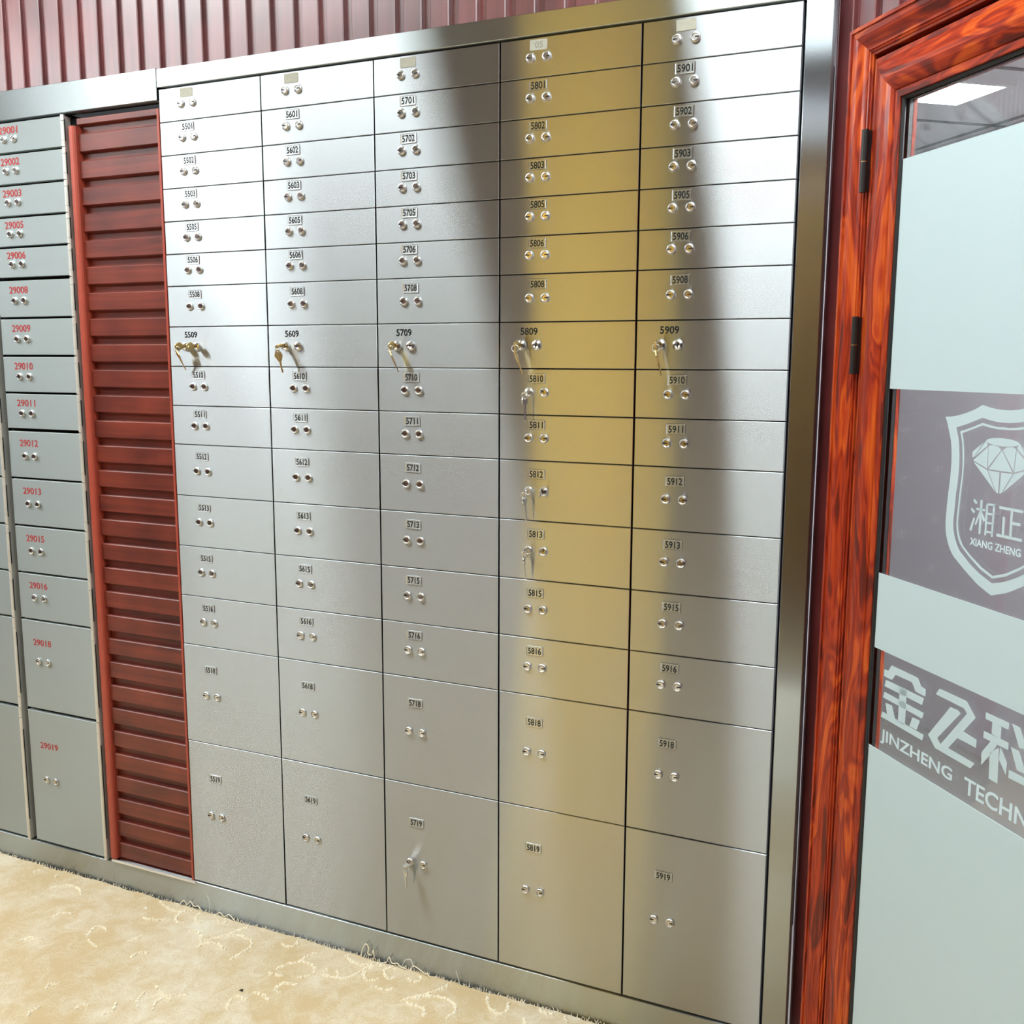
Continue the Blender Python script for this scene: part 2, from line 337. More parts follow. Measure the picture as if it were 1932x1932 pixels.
# scroll lines of the carpet pattern on the floor
ARCS= [[(0.929, -0.024), (0.941, -0.053), (0.929, -0.075), (0.903, -0.065), (0.882, -0.04), (0.878, -0.016)], [(0.702, -0.122), (0.734, -0.084), (0.762, -0.053), (0.776, -0.01)], [(0.721, -0.102), (0.752, -0.076), (0.794, -0.069), (0.827, -0.082), (0.835, -0.113), (0.826, -0.131)], [(0.716, -0.121), (0.75, -0.12), (0.774, -0.129), (0.774, -0.146)], [(0.627, -0.006), (0.608, -0.024), (0.616, -0.052), (0.635, -0.063), (0.646, -0.054)], [(0.699, -0.008), (0.708, -0.035), (0.695, -0.051), (0.676, -0.041)], [(0.589, -0.013), (0.566, -0.043), (0.556, -0.079), (0.544, -0.104), (0.514, -0.108), (0.497, -0.113), (0.477, -0.103), (0.482, -0.091)], [(0.507, -0.083), (0.52, -0.105)], [(0.489, -0.015), (0.518, -0.039), (0.555, -0.039), (0.569, -0.029)], [(0.569, -0.061), (0.582, -0.084), (0.599, -0.088), (0.613, -0.073)], [(1.064, -0.005), (1.074, -0.034)], [(1.003, -0.008), (1.021, -0.025), (1.035, -0.016), (1.033, -0.003)], [(0.984, -0.062), (0.993, -0.074)], [(0.62, -0.103), (0.653, -0.1), (0.667, -0.091)], [(0.131, -0.154), (0.144, -0.119), (0.176, -0.111), (0.201, -0.126)], [(0.165, -0.072), (0.205, -0.058), (0.243, -0.067), (0.256, -0.094), (0.25, -0.123), (0.243, -0.151)], [(0.194, -0.011), (0.178, -0.046), (0.165, -0.072), (0.133, -0.117)], [(-0.103, -0.003), (-0.078, -0.03), (-0.042, -0.043), (-0.013, -0.034), (0.009, -0.016)], [(-0.011, -0.036), (-0.014, -0.063), (0.011, -0.08), (0.026, -0.077)], [(0.037, -0.022), (0.037, -0.043), (0.056, -0.06), (0.068, -0.058)], [(0.12, -0.013), (0.13, -0.03), (0.114, -0.037), (0.099, -0.033)], [(0.066, -0.101), (0.083, -0.09), (0.11, -0.101), (0.128, -0.126)], [(0.346, -0.014), (0.356, -0.039), (0.338, -0.053), (0.315, -0.048)], [(0.37, -0.139), (0.386, -0.107), (0.403, -0.087), (0.436, -0.088), (0.458, -0.102), (0.462, -0.124), (0.437, -0.144)], [(0.403, -0.087), (0.404, -0.065), (0.421, -0.044)], [(0.362, -0.161), (0.397, -0.154)], [(0.452, -0.17), (0.429, -0.171), (0.414, -0.187), (0.418, -0.208), (0.433, -0.212)], [(-0.086, -0.1), (-0.048, -0.097), (-0.026, -0.08)], [(-0.04, -0.203), (-0.031, -0.185), (-0.029, -0.164)], [(0.158, -0.309), (0.186, -0.325), (0.22, -0.326), (0.248, -0.305)], [(0.204, -0.366), (0.198, -0.347), (0.202, -0.329)], [(0.363, -0.309), (0.343, -0.275), (0.353, -0.26), (0.38, -0.264)], [(0.375, -0.238), (0.401, -0.227), (0.426, -0.243)], [(-0.463, -0.047), (-0.474, -0.028), (-0.457, -0.019)], [(-0.541, -0.049), (-0.54, -0.032)], [(-0.427, -0.093), (-0.404, -0.062), (-0.358, -0.057), (-0.326, -0.082)], [(-0.152, -0.221), (-0.169, -0.188), (-0.155, -0.174), (-0.127, -0.182)], [(-0.138, -0.235), (-0.095, -0.248)], [(0.214, -0.378), (0.196, -0.354), (0.202, -0.335), (0.223, -0.336)], [(0.055, -0.45), (0.048, -0.432), (0.068, -0.428)], [(0.117, -0.395), (0.14, -0.422), (0.119, -0.437)], [(-0.023, -0.512), (-0.032, -0.49), (-0.022, -0.48)], [(-0.068, -0.424), (-0.077, -0.405), (-0.057, -0.396)], [(0.17, -0.382), (0.151, -0.358), (0.15, -0.336)], [(0.02, -0.247), (0.018, -0.222), (0.044, -0.217)], [(-0.286, -0.309), (-0.279, -0.286), (-0.244, -0.283)], [(-0.302, -0.199), (-0.304, -0.171), (-0.272, -0.164)]]
# ================================================================ the room shell
FX = 5.2
m = MB().box(-FX, 6, -4, 6, -0.1, 0.0)
struct(obj('floor', m, [principled('screed', (0.34, 0.32, 0.31), 0.8)]))

def flute_profile(u0, u1, start, pitch=0.0648, groove=0.0232, dep=0.0108):
    """front line (u, depth) of the fluted wall board between u0 and u1; faces at depth 0"""
    pts = [(u0, 0.0)]
    k = math.floor((u0-start)/pitch) - 1
    while True:
        g = start + k*pitch
        if g > u1: break
        for a, b in ((-0.0012, 0.0), (0.0012, 0.0016), (0.0018, dep-0.0015), (0.0045, dep-0.0015), (0.0050, dep), (groove-0.0035, dep), (groove-0.0008, 0.0016), (groove+0.0008, 0.0)):
            if u0 < g+a < u1: pts.append((g+a, b))
        k += 1
    pts.append((u1, 0.0))
    return pts
def fluted(mb, prof, z0, z1, fn, m=0):
    vs = []
    for u, dp in prof: vs += [fn(u, dp, z0), fn(u, dp, z1)]
    fs = [(2*i, 2*i+2, 2*i+3, 2*i+1) for i in range(len(prof)-1)]
    return mb.add(vs, fs, m)

# wall behind the cabinets (its fluted boards show above them)
wb = MB()
fluted(wb, flute_profile(-1.3, 1.56, -0.0183), 2.15, H, lambda u, dp, z: (u, 0.03+dp, z))
wb.box(-1.3, 1.70, 0.045, 0.06, 2.15, H)
struct(obj('wall_back', wb, [LAM_Z]))

wl = MB()
fluted(wl, flute_profile(-FX, -1.3, -0.0183), 0.0, H, lambda u, dp, z: (u, 0.03+dp, z))
wl.box(-FX, -1.3, 0.045, 0.06, 0.0, H)
struct(obj('wall_far', wl, [LAM_Z]))

# wall across the aisle, behind the camera
wf = MB()
pf = flute_profile(-FX, 3.66, 0.01)
fluted(wf, pf[::-1], 0.0, H, lambda u, dp, z: (u, YB-dp, z))
wf.box(-FX, 3.7, YB-0.08, YB-0.03, 0.0, H)
struct(obj('wall_front', wf, [laminate('red_laminate_dark', (0.050, 0.013, 0.015), (0.090, 0.024, 0.026), 2, 0.5, 0.15)]))
struct(obj('wall_left', MB().box(-FX-0.05, -FX, YB-0.05, 0.55, 0.0, H), [principled('wall_paint', (0.62, 0.62, 0.58), 0.8)]))

# angled wall on the right, in its own frame: x along the wall, y away from the room
door_rot = (0, 0, -LA)
OPEN0, OPEN1, OPENZ = 0.10, 0.845, 1.985
wr = MB()
fw = lambda u, dp, z: (u, 0.02+dp, z)
fluted(wr, flute_profile(-0.031, OPEN0, 0.0126-0.0648), 0.0, H, fw)
fluted(wr, flute_profile(OPEN0, OPEN1, 0.0126-0.0648), OPENZ, H, fw)
fluted(wr, flute_profile(OPEN1, 3.30, 0.0126-0.0648), 0.0, H, fw)
wr.box(-0.031, OPEN0, 0.034, 0.05, 0.0, H).box(OPEN0, OPEN1, 0.034, 0.05, OPENZ, H).box(OPEN1, 3.4, 0.034, 0.05, 0.0, H)
wr.box(-0.033, -0.031, 0.02, 0.05, 0.0, H)
struct(obj('wall_right', wr, [LAM_Z], None, DP, door_rot))

# passage beyond the door
PASS = principled('passage_paint', (0.66, 0.62, 0.655), 0.75)
HP = 2.30              # lower ceiling of the passage
def pw(name, *box): struct(obj(name, MB().box(*box), [PASS], None, DP, door_rot))
pw('wall_passage', -2.6, 3.0, 1.60, 1.65, 0.0, HP)
pw('wall_passage', -2.65, -2.6, 0.5, 1.65, 0.0, HP)
pw('wall_passage', 3.0, 3.05, 0.06, 1.65, 0.0, HP)
pw('wall_passage', -2.6, -0.72, 0.07, 0.10, 0.0, HP)
pw('wall_passage', OPEN1, 3.0, 0.055, 0.06, 0.0, HP)
pw('wall_passage', OPEN0, OPEN1, 0.055, 0.06, OPENZ, HP)
struct(obj('wall_passage', MB().box(1.0, 1.62, 0.49, 0.51, 0.0, HP), [PASS]))  # unseen jog of wall, added only to seal the passage against light leaks
pc = MB().box(-2.6, 3.0, 0.055, 1.65, HP, HP+0.04)
struct(obj('ceiling_passage', pc, [principled('passage_ceiling', (0.82, 0.82, 0.83), 0.9)], None, DP, door_rot))
pg = MB()
for u in (-2.1, -1.5, -0.9, -0.3, 0.3): pg.box(u-0.008, u+0.008, 0.10, 1.60, HP-0.004, HP-0.0001)
for y in (0.35, 0.95, 1.55): pg.box(-2.6, 3.0, y-0.008, y+0.008, HP-0.0041, HP-0.0001)
struct(obj('trim_2', pg, [principled('passage_grid', (0.10, 0.10, 0.11), 0.5)], None, DP, door_rot))

# ceiling with an exposed grid
cl = MB().box(-FX, 6.0, YB-0.1, 0.06, H, H+0.05)
gx = -0.97 - 0.6*8
struct(obj('ceiling', cl, [CEIL]))
tg = MB()
x = gx
while x < 3.6:
    if x > -FX: tg.box(x-0.011, x+0.011, YB, 0.03, H-0.006, H-0.0001)
    x += 0.6
for y in (-0.21, -0.81, -1.41, -2.01): tg.box(-FX, 3.0, y-0.011, y+0.011, H-0.0061, H-0.0001)
struct(obj('trim_1', tg, [GRID]))

# recessed light panels
LIT = emission('lit_diffuser', LAMP_COL, LAMP)
FRAME = principled('light_frame', (0.8, 0.8, 0.8), 0.4)
def panel(x0, x1, y0, y1, label, z=H, strength=None, loc=None, rot=None):
    cx, cy = (x0+x1)/2, (y0+y1)/2
    t = thing('ceiling_light', label, 'ceiling light', (cx, cy, z-0.02), None, 'light panels in the ceiling')
    hx, hy = (x1-x0)/2, (y1-y0)/2
    f = MB()
    for a in ((-hx, hx, -hy, -hy+0.02), (-hx, hx, hy-0.02, hy), (-hx, -hx+0.02, -hy+0.02, hy-0.02), (hx-0.02, hx, -hy+0.02, hy-0.02)):
        f.box(a[0], a[1], a[2], a[3], 0.0, 0.02)
    obj('frame', f, [FRAME], t)
    obj('diffuser', MB().box(-hx+0.02, hx-0.02, -hy+0.02, hy-0.02, 0.008, 0.018), [strength or LIT], t)
    return t
panel(-0.97, 0.23, -0.96, -0.36, 'long white light panel over the middle of the steel cabinets')
panel(1.03, 2.23, -0.96, -0.36, 'long white light panel over the corner by the door')
panel(-2.97, -1.77, -0.96, -0.36, 'long white light panel over the far cabinets')
LIT2 = emission('lit_diffuser_bright', LAMP_COL, LAMP*1.15)
panel(-2.45, -1.25, -2.35, -1.35, 'wide white light panel over the far half of the aisle', strength=LIT2)
panel(-4.9, -3.7, -2.10, -1.50, 'wide white light panel at the far end of the aisle')
panel(0.90, 1.50, -2.05, -1.45, 'square white light panel over the near half of the aisle')
panel(1.90, 2.50, -2.50, -1.90, 'square white light panel over the aisle behind the camera', strength=LIT2)
PL = emission('passage_diffuser', (0.95, 0.97, 1.0), 72.0)
for u, lab in ((-1.12, 'small white light panel in the passage, seen through the clear top of the door glass'),
               (0.9, 'square white light panel in the passage, behind the frosted door glass')):
    c = DP + Matrix.Rotation(-LA, 3, 'Z') @ Vector((u, 1.10 if u < 0 else 0.65, 0))
    hw = 0.13 if u < 0 else 0.30
    t = panel(c.x-hw, c.x+hw, c.y-hw*0.85, c.y+hw*0.85, lab, z=HP, strength=PL)
    t.rotation_euler = door_rot

# gold curtain across the aisle, seen only as a yellow streak in the steel
cu = MB()
nfold = 150
vs, fs = [], []
for i in range(nfold+1):
    u = -0.13 + 0.70*i/nfold
    yy = YB + 0.055 + 0.042*math.sin(i*0.62 + 0.7*math.sin(i*0.17))
    vs += [(u, yy, 0.03), (u, yy, 2.55)]
fs = [(2*i+2, 2*i, 2*i+1, 2*i+3) for i in range(nfold)]
cu.add(vs, fs, 0, True)
curt = thing('curtain', 'gold curtain mirrored as the yellow band in the steel doors', 'curtain', (0.2, YB+0.05, 0))
obj('cloth', MB().add([(v[0]-0.2, v[1]-YB-0.05, v[2]) for v in cu.v], cu.f, 0, True), [principled('gold_cloth', (0.86, 0.66, 0.13), 0.5, 0.0)], curt)
obj('rail', MB().tube([(-0.38, 0, 2.565), (0.42, 0, 2.565)], 0.012), [BRASS], curt)

# unseen fill lamp added to brighten the curtain and its yellow reflection
wa = thing('fill_lamp', 'added fill lamp, out of view, in the ceiling just in front of the gold curtain', 'ceiling light', (0.2, YB+0.42, H-0.03))
obj('housing', MB().box(-0.30, 0.30, -0.05, -0.04, 0, 0.03).box(-0.30, 0.30, 0.04, 0.05, 0, 0.03).box(-0.30, -0.29, -0.04, 0.04, 0, 0.03).box(0.29, 0.30, -0.04, 0.04, 0, 0.03), [FRAME], wa)
al = bpy.data.lights.new('lamp', 'AREA'); al.shape = 'RECTANGLE'; al.size = 0.56; al.size_y = 0.07
al.energy = 15.0; al.spread = math.radians(75); al.color = (1.0, 0.95, 0.85)
link('lamp', al, wa, (0, 0, 0.02), (math.radians(-14), 0, 0))

# ================================================================ digits
_gl = {}
def glyphs(text):
    """triangulated outlines of a short text at unit size: (verts, faces, width, height)"""
    if text not in _gl:
        cu = bpy.data.curves.new('glyph', 'FONT'); cu.body = text; cu.resolution_u = 3; cu.offset = 0.018
        o = bpy.data.objects.new('glyph', cu); COL.objects.link(o)
        bpy.context.view_layer.update()
        me = bpy.data.meshes.new_from_object(o)
        vs = [v.co.copy() for v in me.vertices]; fs = [list(p.vertices) for p in me.polygons]
        bpy.data.objects.remove(o); bpy.data.curves.remove(cu); bpy.data.meshes.remove(me)
        x0, x1 = min(v.x for v in vs), max(v.x for v in vs); y0, y1 = min(v.y for v in vs), max(v.y for v in vs)
        _gl[text] = ([((v.x-x0)/(x1-x0), (v.y-y0)/(y1-y0)) for v in vs], fs)
    return _gl[text]
def text(mb, s, cx, cz, w, h, y, m):
    vs, fs = glyphs(s)
    mb.add([(cx-w/2+a*w, y, cz-h/2+b*h) for a, b in vs], fs, m)
    return mb

# ================================================================ deposit cabinets
W = 0.29725
Z = [2.1, 2.0238, 1.9473, 1.8712, 1.7951, 1.7188, 1.6431, 1.5467, 1.4514, 1.3558, 1.2602, 1.1327, 1.0048, 0.8768, 0.7487, 0.49, 0.1]
NUM = [None, '01', '02', '03', '05', '06', '08', '09', '10', '11', '12', '13', '15', '16', '18', '19']
#        plate x, plate dz, lock x left, right, lock dz
SM, MD, LG = (0.0845, 0.0146, 0.0677, 0.1024, 0.0384), (0.0860, 0.0202, 0.0685, 0.1033, 0.0484), (0.0863, 0.0280, 0.0692, 0.1039, 0.0645)
LAY = [SM]*6 + [MD, (0.0678, 0.0190, 0.0505, 0.0854, 0.0474), MD, MD] + [LG]*4 + [(0.0860, 0.0608, 0.0686, 0.1035, 0.1298), (0.0860, 0.0936, 0.0677, 0.1030, 0.1953)]

def lock_mesh(kind, slot_ang):
    """round cam lock facing -y: nickel bezel, sunk face, dark key slot"""
    fn = lambda a, b, h: (a, -h, b)
    mb = MB()
    if kind == 'flat':
        mb.lathe([(0.0096, 0.0), (0.0096, 0.0026), (0.0084, 0.0040), (0.0071, 0.0044), (0.0064, 0.0038), (0.0064, 0.0030), (0.0056, 0.0034)], 28, fn, mats=[0, 0, 0, 0, 1, 1, 1])
        ca, sa = math.cos(slot_ang), math.sin(slot_ang)
        q = [(-0.0008, -0.0010), (0.0080, -0.0013), (0.0080, 0.0013), (-0.0008, 0.0010)]
        mb.add([(a*ca-b*sa, -0.0047 if a > 0.003 else -0.0037, a*sa+b*ca) for a, b in q], [(0, 1, 2, 3)], 2)
    else:
        mb.lathe([(0.0108, 0.0), (0.0108, 0.0024), (0.0098, 0.0050), (0.0060, 0.0066), (0.0030, 0.0050), (0.0018, 0.0040)], 32, fn, mats=[0, 0, 1, 1, 1, 1])
        q = [(0, 0.0052), (0.0011, 0.0038), (0.0011, 0.0016), (0.0020, 0), (0.0011, -0.0016), (0.0011, -0.0040), (0, -0.0052), (-0.0011, -0.0040), (-0.0011, -0.0012), (-0.0018, 0.0006), (-0.0011, 0.002), (-0.0011, 0.0040)]
        mb.add([(a, -0.0068, b) for a, b in q], [list(range(len(q)-1, -1, -1))], 2)
    return mb.mesh('lock', [CHROME, NICKEL, BLACK])
PI = math.pi
LK_L, LK_R = lock_mesh('flat', PI - 0.04), lock_mesh('flat', 0.05)
LK_D, LK_U, LK_K = lock_mesh('flat', PI - 0.6), lock_mesh('flat', 1.25), lock_mesh('cone', 0)

def rrect(w, h, r, n=4):
    out = []
    for cx, cz, a0 in ((w/2-r, -h/2+r, -PI/2), (w/2-r, h/2-r, 0), (-w/2+r, h/2-r, PI/2), (-w/2+r, -h/2+r, PI)):
        for k in range(n+1):
            t = a0 + PI/2*k/n
            out.append((cx+r*math.cos(t), cz+r*math.sin(t)))
    return out
def plate(num):
    mb = MB()
    fn = lambda u, v, h: (u, -h, v)
    o, i, j = rrect(0.0395, 0.0212, 0.0024), rrect(0.0379, 0.0196, 0.0018), rrect(0.0349, 0.0168, 0.0012)
    n = len(o)
    if num is None or num == 'worn':
        # a bare plate left with glue residue where its sticker was
        mb.prism(rrect(0.037, 0.0200, 0.0018), fn, 0.0, 0.0007, 1)
        if num: text(mb, '05', 0.001, 0.0, 0.017, 0.0125, -0.00085, 3)
    else:
        vs = [fn(*p, 0.0) for p in o] + [fn(*p, 0.0016) for p in i] + [fn(*p, 0.0013) for p in j]
        fs = []
        for k in range(n):
            l = (k+1) % n
            fs += [(k, l, l+n, k+n), (k+n, l+n, l+2*n, k+2*n)]
        fs.append([k+2*n for k in range(n)])
        mb.add(vs, fs, 0)
        text(mb, num, 0.0, -0.0002, 0.0300, 0.0142, -0.00145, 2)
    return mb.mesh('number_plate', [PLATE, TAPE, INK, FAINT])

door_mesh = {}
def door_me(w, h, mt):
    k = (round(w, 4), round(h, 4), mt.name)
    if k not in door_mesh:
        door_mesh[k] = MB().slab(-w/2, w/2, -h/2, h/2, 0.0, 0.015, 0.0008).mesh('door', [mt])
    return door_mesh[k]

SAYS = ['next to the red fluted panel', 'brass key pair on door 5609', 'silver key in its bottom door', 'mirroring a yellow band', 'beside the steel corner post']
rnd = random.Random(3)
DOORS = {}
for c in range(5):
    n0 = 55 + c
    t = thing('safe_deposit_cabinet', 'steel safe deposit cabinet numbered %d01 to %d19, %s' % (n0, n0, SAYS[c]), 'cabinet',
              (c*W, 0, 0), None, 'numbered steel deposit cabinets')
    body = MB().box(0.0005, W-0.0005, 0.017, 0.45, 0.098, 2.101)
    obj('carcass', body, [DARK], t)
    for r in range(16):
        zc, h = (Z[r]+Z[r+1])/2, Z[r]-Z[r+1]
        d = link('door', door_me(W-0.0032, h-0.0022, STEEL), t, (W/2, 0, zc), (rnd.uniform(-.0035, .0035), 0, rnd.uniform(-.0022, .0022)))
        DOORS[(n0, NUM[r])] = d
        px, pz, lx, rx, lz = LAY[r]
        top = h/2
        if r == 7:
            lab = '%d09' % n0
            nm = MB(); text(nm, lab, 0, 0, 0.0380, 0.0150, 0.0, 0)
            obj('number', nm, [INK], d, (px-W/2, -0.0003, top-pz))
            d['label'] = 'door printed with the number %s' % lab
            ml = mr = LK_K
        else:
            num = ('worn' if n0 == 58 else None) if NUM[r] is None else '%d%s' % (n0, NUM[r])
            p = link('number_plate', plate(num), d, (px-W/2+rnd.uniform(-.0006, .0006), 0, top-pz), (0, rnd.uniform(-.02, .02), 0))
            if NUM[r] is None: p['label'] = 'bare plate with glue residue and no number'
            ml, mr = LK_L, LK_R
            if (n0, NUM[r]) in ((58, '10'), (58, '15')): mr = LK_D
            if (n0, NUM[r]) == (58, '13'): mr = LK_U
        link('lock', ml, d, (lx-W/2, 0, top-lz), (0, rnd.uniform(-.08, .08), 0))
        link('lock', mr, d, (rx-W/2, 0, top-lz), (0, rnd.uniform(-.08, .08), 0))

# far bank of satin doors with red numbers
LZ = [2.072, 1.9937, 1.9148, 1.835, 1.7579, 1.6766, 1.5753, 1.4763, 1.3782, 1.2788, 1.1468, 1.016, 0.884, 0.7513, 0.4895, 0.0915]
LNUM = NUM[1:]
def hinge_me(h):
    mb = MB()
    cuts = [-h/2, -h/2+min(0.03, h*0.2), h/2-min(0.03, h*0.2), h/2]
    for a, b in zip(cuts, cuts[1:]):
        mb.tube([(0, 0, a+0.0006), (0, 0, b-0.0006)], 0.0056, 10)
    return mb.mesh('hinge', [SATIN_EDGE])
for c, xl in enumerate((-0.5835, -0.8805)):
    t = thing('safe_deposit_cabinet', ('satin steel deposit cabinet with doors numbered 29001 to 29019 in red' if c == 0 else
              'satin steel deposit cabinet cut off by the edge, beyond the red-numbered one'), 'cabinet', (xl, 0, 0), None, 'satin steel deposit cabinets')
    wd_ = 0.2655
    obj('carcass', MB().box(-0.006, 0.2825, 0.017, 0.45, 0.088, 2.073), [DARK], t)
    obj('side_panel', MB().box(0.2725, 0.2788, -0.004, 0.017, 0.0915, 2.068), [SATIN_EDGE], t)
    for r in range(15):
        gap = lambda k: 0.0090 if k in (5, 9, 14) else 0.0060
        z1, z0 = LZ[r]-gap(r)/2, LZ[r+1]+gap(r+1)/2
        h = z1-z0; zc = (z0+z1)/2
        d = link('door', door_me(wd_, h, SATIN), t, (wd_/2+0.002, 0, zc), (rnd.uniform(-.003, .003), 0, rnd.uniform(-.001, .001)))
        rh = LZ[r]-LZ[r+1]
        if r < 5: nz, kz = 0.0178, 0.0405
        elif r < 9: nz, kz = 0.0240, 0.0515
        elif r < 13: nz, kz = 0.0308, 0.0655
        elif r == 13: nz, kz = 0.0610, 0.1150
        else: nz, kz = 0.0985, 0.1995
        if c == 0:
            nm = MB(); text(nm, '290'+LNUM[r], 0, 0, 0.068, 0.0185, 0.0, 0)
            obj('number', nm, [RED_INK], d, (0.0772-wd_/2-0.002, -0.0003, h/2-nz))
        link('lock', LK_L, d, (0.0605-wd_/2-0.002, 0, h/2-kz), (0, rnd.uniform(-.3, .3), 0))
        link('lock', LK_R if r not in (4, 5, 8) else LK_U, d, (0.0960-wd_/2-0.002, 0, h/2-kz), (0, rnd.uniform(-.3, .3), 0))
        hg = link('hinge', hinge_me(LZ[r]-LZ[r+1]-0.001), d, (0.2655/2+0.0057, -0.002, (LZ[r]+LZ[r+1])/2-zc))
        # slotted return flange beside the hinge
        sl = MB().box(-0.0012, 0.0012, -0.0012, 0.0002, -rh*0.34, rh*0.34)
        obj('flange_slot', sl, [DARK], d, (0.2655/2+0.0142, -0.0040, 0))

# ================================================================ red fluted panel between the banks
fp = thing('fluted_panel', 'red wood-grain fluted filler panel between the two cabinet banks', 'panel', (-0.15, 0, 0.1))
x0, x1 = -0.274+0.15, -0.0075+0.15
pz = flute_profile(0.0968-0.1, 2.060-0.1, 2.0431-0.1-0.0205-0.0648*40)
sm = MB()
vs = []
for u, dp in pz: vs += [(x0, 0.008+dp*1.25, u), (x1, 0.008+dp*1.25, u)]
sm.add(vs, [(2*i, 2*i+1, 2*i+3, 2*i+2) for i in range(len(pz)-1)])
sm.box(x0, x1, 0.024, 0.03, -0.003, 1.96)
obj('slats', sm, [LAM_X], fp)
r1 = MB()                      # rounded left rail
pr = [(-0.0115, 0.03), (-0.0115, 0.002), (-0.0095, -0.0025), (-0.005, -0.0045), (0.004, -0.0045), (0.0085, -0.003), (0.0108, 0.001), (0.0112, 0.03)]
r1.sweep(pr, lambda p, h: [(-0.2825+0.15+p, h, 0.0), (-0.2825+0.15+p, h, 1.942)])
r1.add([(-0.2825+0.15+p, h, 1.942) for p, h in pr], [list(range(len(pr)-1, -1, -1))])
r1.add([(-0.2825+0.15+p, h, 0.0) for p, h in pr], [list(range(len(pr)))])
obj('rail', r1, [REDPAINT], fp)
obj('rail', MB().slab(x1, x1+0.0068, -0.002, 1.957, -0.0012, 0.03, 0.0008), [REDPAINT], fp)
obj('base_channel', MB().box(-0.288+0.15, 0.008+0.15, -0.0045, -0.001, -0.0085, -0.0025).box(-0.288+0.15, -0.0035+0.15, -0.001, 0.02, -0.0085, -0.0065), [ALU], fp)
bk = MB().box(-0.3005+0.15, x0, 0.018, 0.03, -0.002, 1.965)
obj('backing_strip', bk, [DARK], fp)
rv = MB()
for k in range(21):
    for dz in (0.0, 0.028):
        zz = 1.925 - k*0.0785 - dz
        if zz > 0.02:
            rv.lathe([(0.0022, 0.0), (0.0018, 0.001)], 8, lambda a, b, h: (-0.2965+0.15+a, 0.0178-h, zz+b))
obj('rivet_holes', rv, [principled('rivet', (0.75, 0.74, 0.72), 0.5)], fp)

# ================================================================ steel surrounds
su = thing('steel_surround', 'brushed steel frame around the cabinets numbered in the 5000s', 'surround', (0.77, 0, 0))
X = 0.77
obj('top_rail', MB().slab(-0.001-X, 1.5378-X, 2.1035, 2.1455, -0.003, 0.028, 0.0012), [STEEL_FLOOR], su)
obj('corner_post', MB().slab(1.4905-X, 1.5378-X, 0.0, 2.1033, -0.003, 0.028, 0.0012), [STEEL_V], su)
obj('kick_plate', MB().slab(-0.288-X, 1.4903-X, 0.0, 0.0962, -0.001, 0.028, 0.001), [STEEL_FLOOR], su)
sl = thing('steel_surround', 'brushed steel frame around the red-numbered cabinets and red panel', 'surround', (-0.75, 0, 0))
obj('top_rail', MB().slab(-1.3+0.75, -0.0022+0.75, 2.0755, 2.1475, -0.003, 0.028, 0.0012), [STEEL_FLOOR], sl)
obj('kick_plate', MB().slab(-1.3+0.75, -0.2885+0.75, 0.0, 0.0880, -0.001, 0.028, 0.001), [STEEL_FLOOR], sl)

# ================================================================ door in the angled wall
door = struct(link('door_1', None, None, DP, door_rot))
CO = 0.071; CW = 0.0485; CT = 2.0165         # casing outer edge, width, top
RM = 2*0.474                                 # mirror line of the door
def portal(o, top, z0=0.0):
    def line(p, h):
        a, b, t = o+p, RM-o-p, top-p
        return [(a, -h, z0), (a, -h, t), (b, -h, t), (b, -h, z0)]
    return line
cas = [(0, -0.02), (0, 0.020), (0.0008, 0.0208), (0.0060, 0.0208), (0.0064, 0.0180), (0.010, 0.0184), (0.016, 0.0182), (0.021, 0.0168), (0.026, 0.0140), (0.031, 0.0108), (0.036, 0.0090), (0.0395, 0.0088), (0.040, 0.0070), (0.0420, 0.0078), (0.0440, 0.0070), (0.0445, 0.0045), (0.0485, 0.0040), (0.0487, -0.03)]
obj('casing', MB().sweep(cas, portal(CO, CT), [0, 1, 0]), [WOOD_Z, WOOD_X], door)
LO = 0.1275; LT = 1.9585
leaf = [(0, -0.022), (0, 0.0050), (0.0008, 0.0060), (0.0082, 0.0060), (0.0088, 0.0085), (0.016, 0.0108), (0.024, 0.0145), (0.033, 0.0172), (0.041, 0.0178), (0.049, 0.0165), (0.057, 0.0135), (0.0625, 0.0105), (0.0640, 0.0075), (0.0648, 0.0090), (0.0755, 0.0090), (0.0765, 0.0080), (0.0768, 0.0010)]
stile = MB().sweep(leaf, portal(LO, LT, 0.012), [0, 1, 0])
back = [(0, -0.022), (0.0790, -0.022), (0.0790, -0.0150)]
stile.sweep(back, portal(LO, LT, 0.012), [0, 1, 0])
stile.slab(LO+0.07, RM-LO-0.07, 0.012, 0.10, -0.006, 0.022, 0.002, 1)
obj('stile_frame', stile, [WOOD_Z, WOOD_X], door)
gk = [(0.0755, 0.0075), (0.0768, 0.0050), (0.0782, 0.0055), (0.0800, 0.0040), (0.0812, 0.0022), (0.0812, 0.0)]
gm = MB().sweep(gk, portal(LO, LT, 0.012))
gm.sweep([(0.0812, -0.0062), (0.0795, -0.0070), (0.0795, -0.0100), (0.0785, -0.0105), (0.0785, -0.0150), (0.0770, -0.0152)], portal(LO, LT, 0.012))
obj('gasket', gm, [BLACK], door)
G0, G1, GT = 0.2040, RM-0.2040, 1.8830

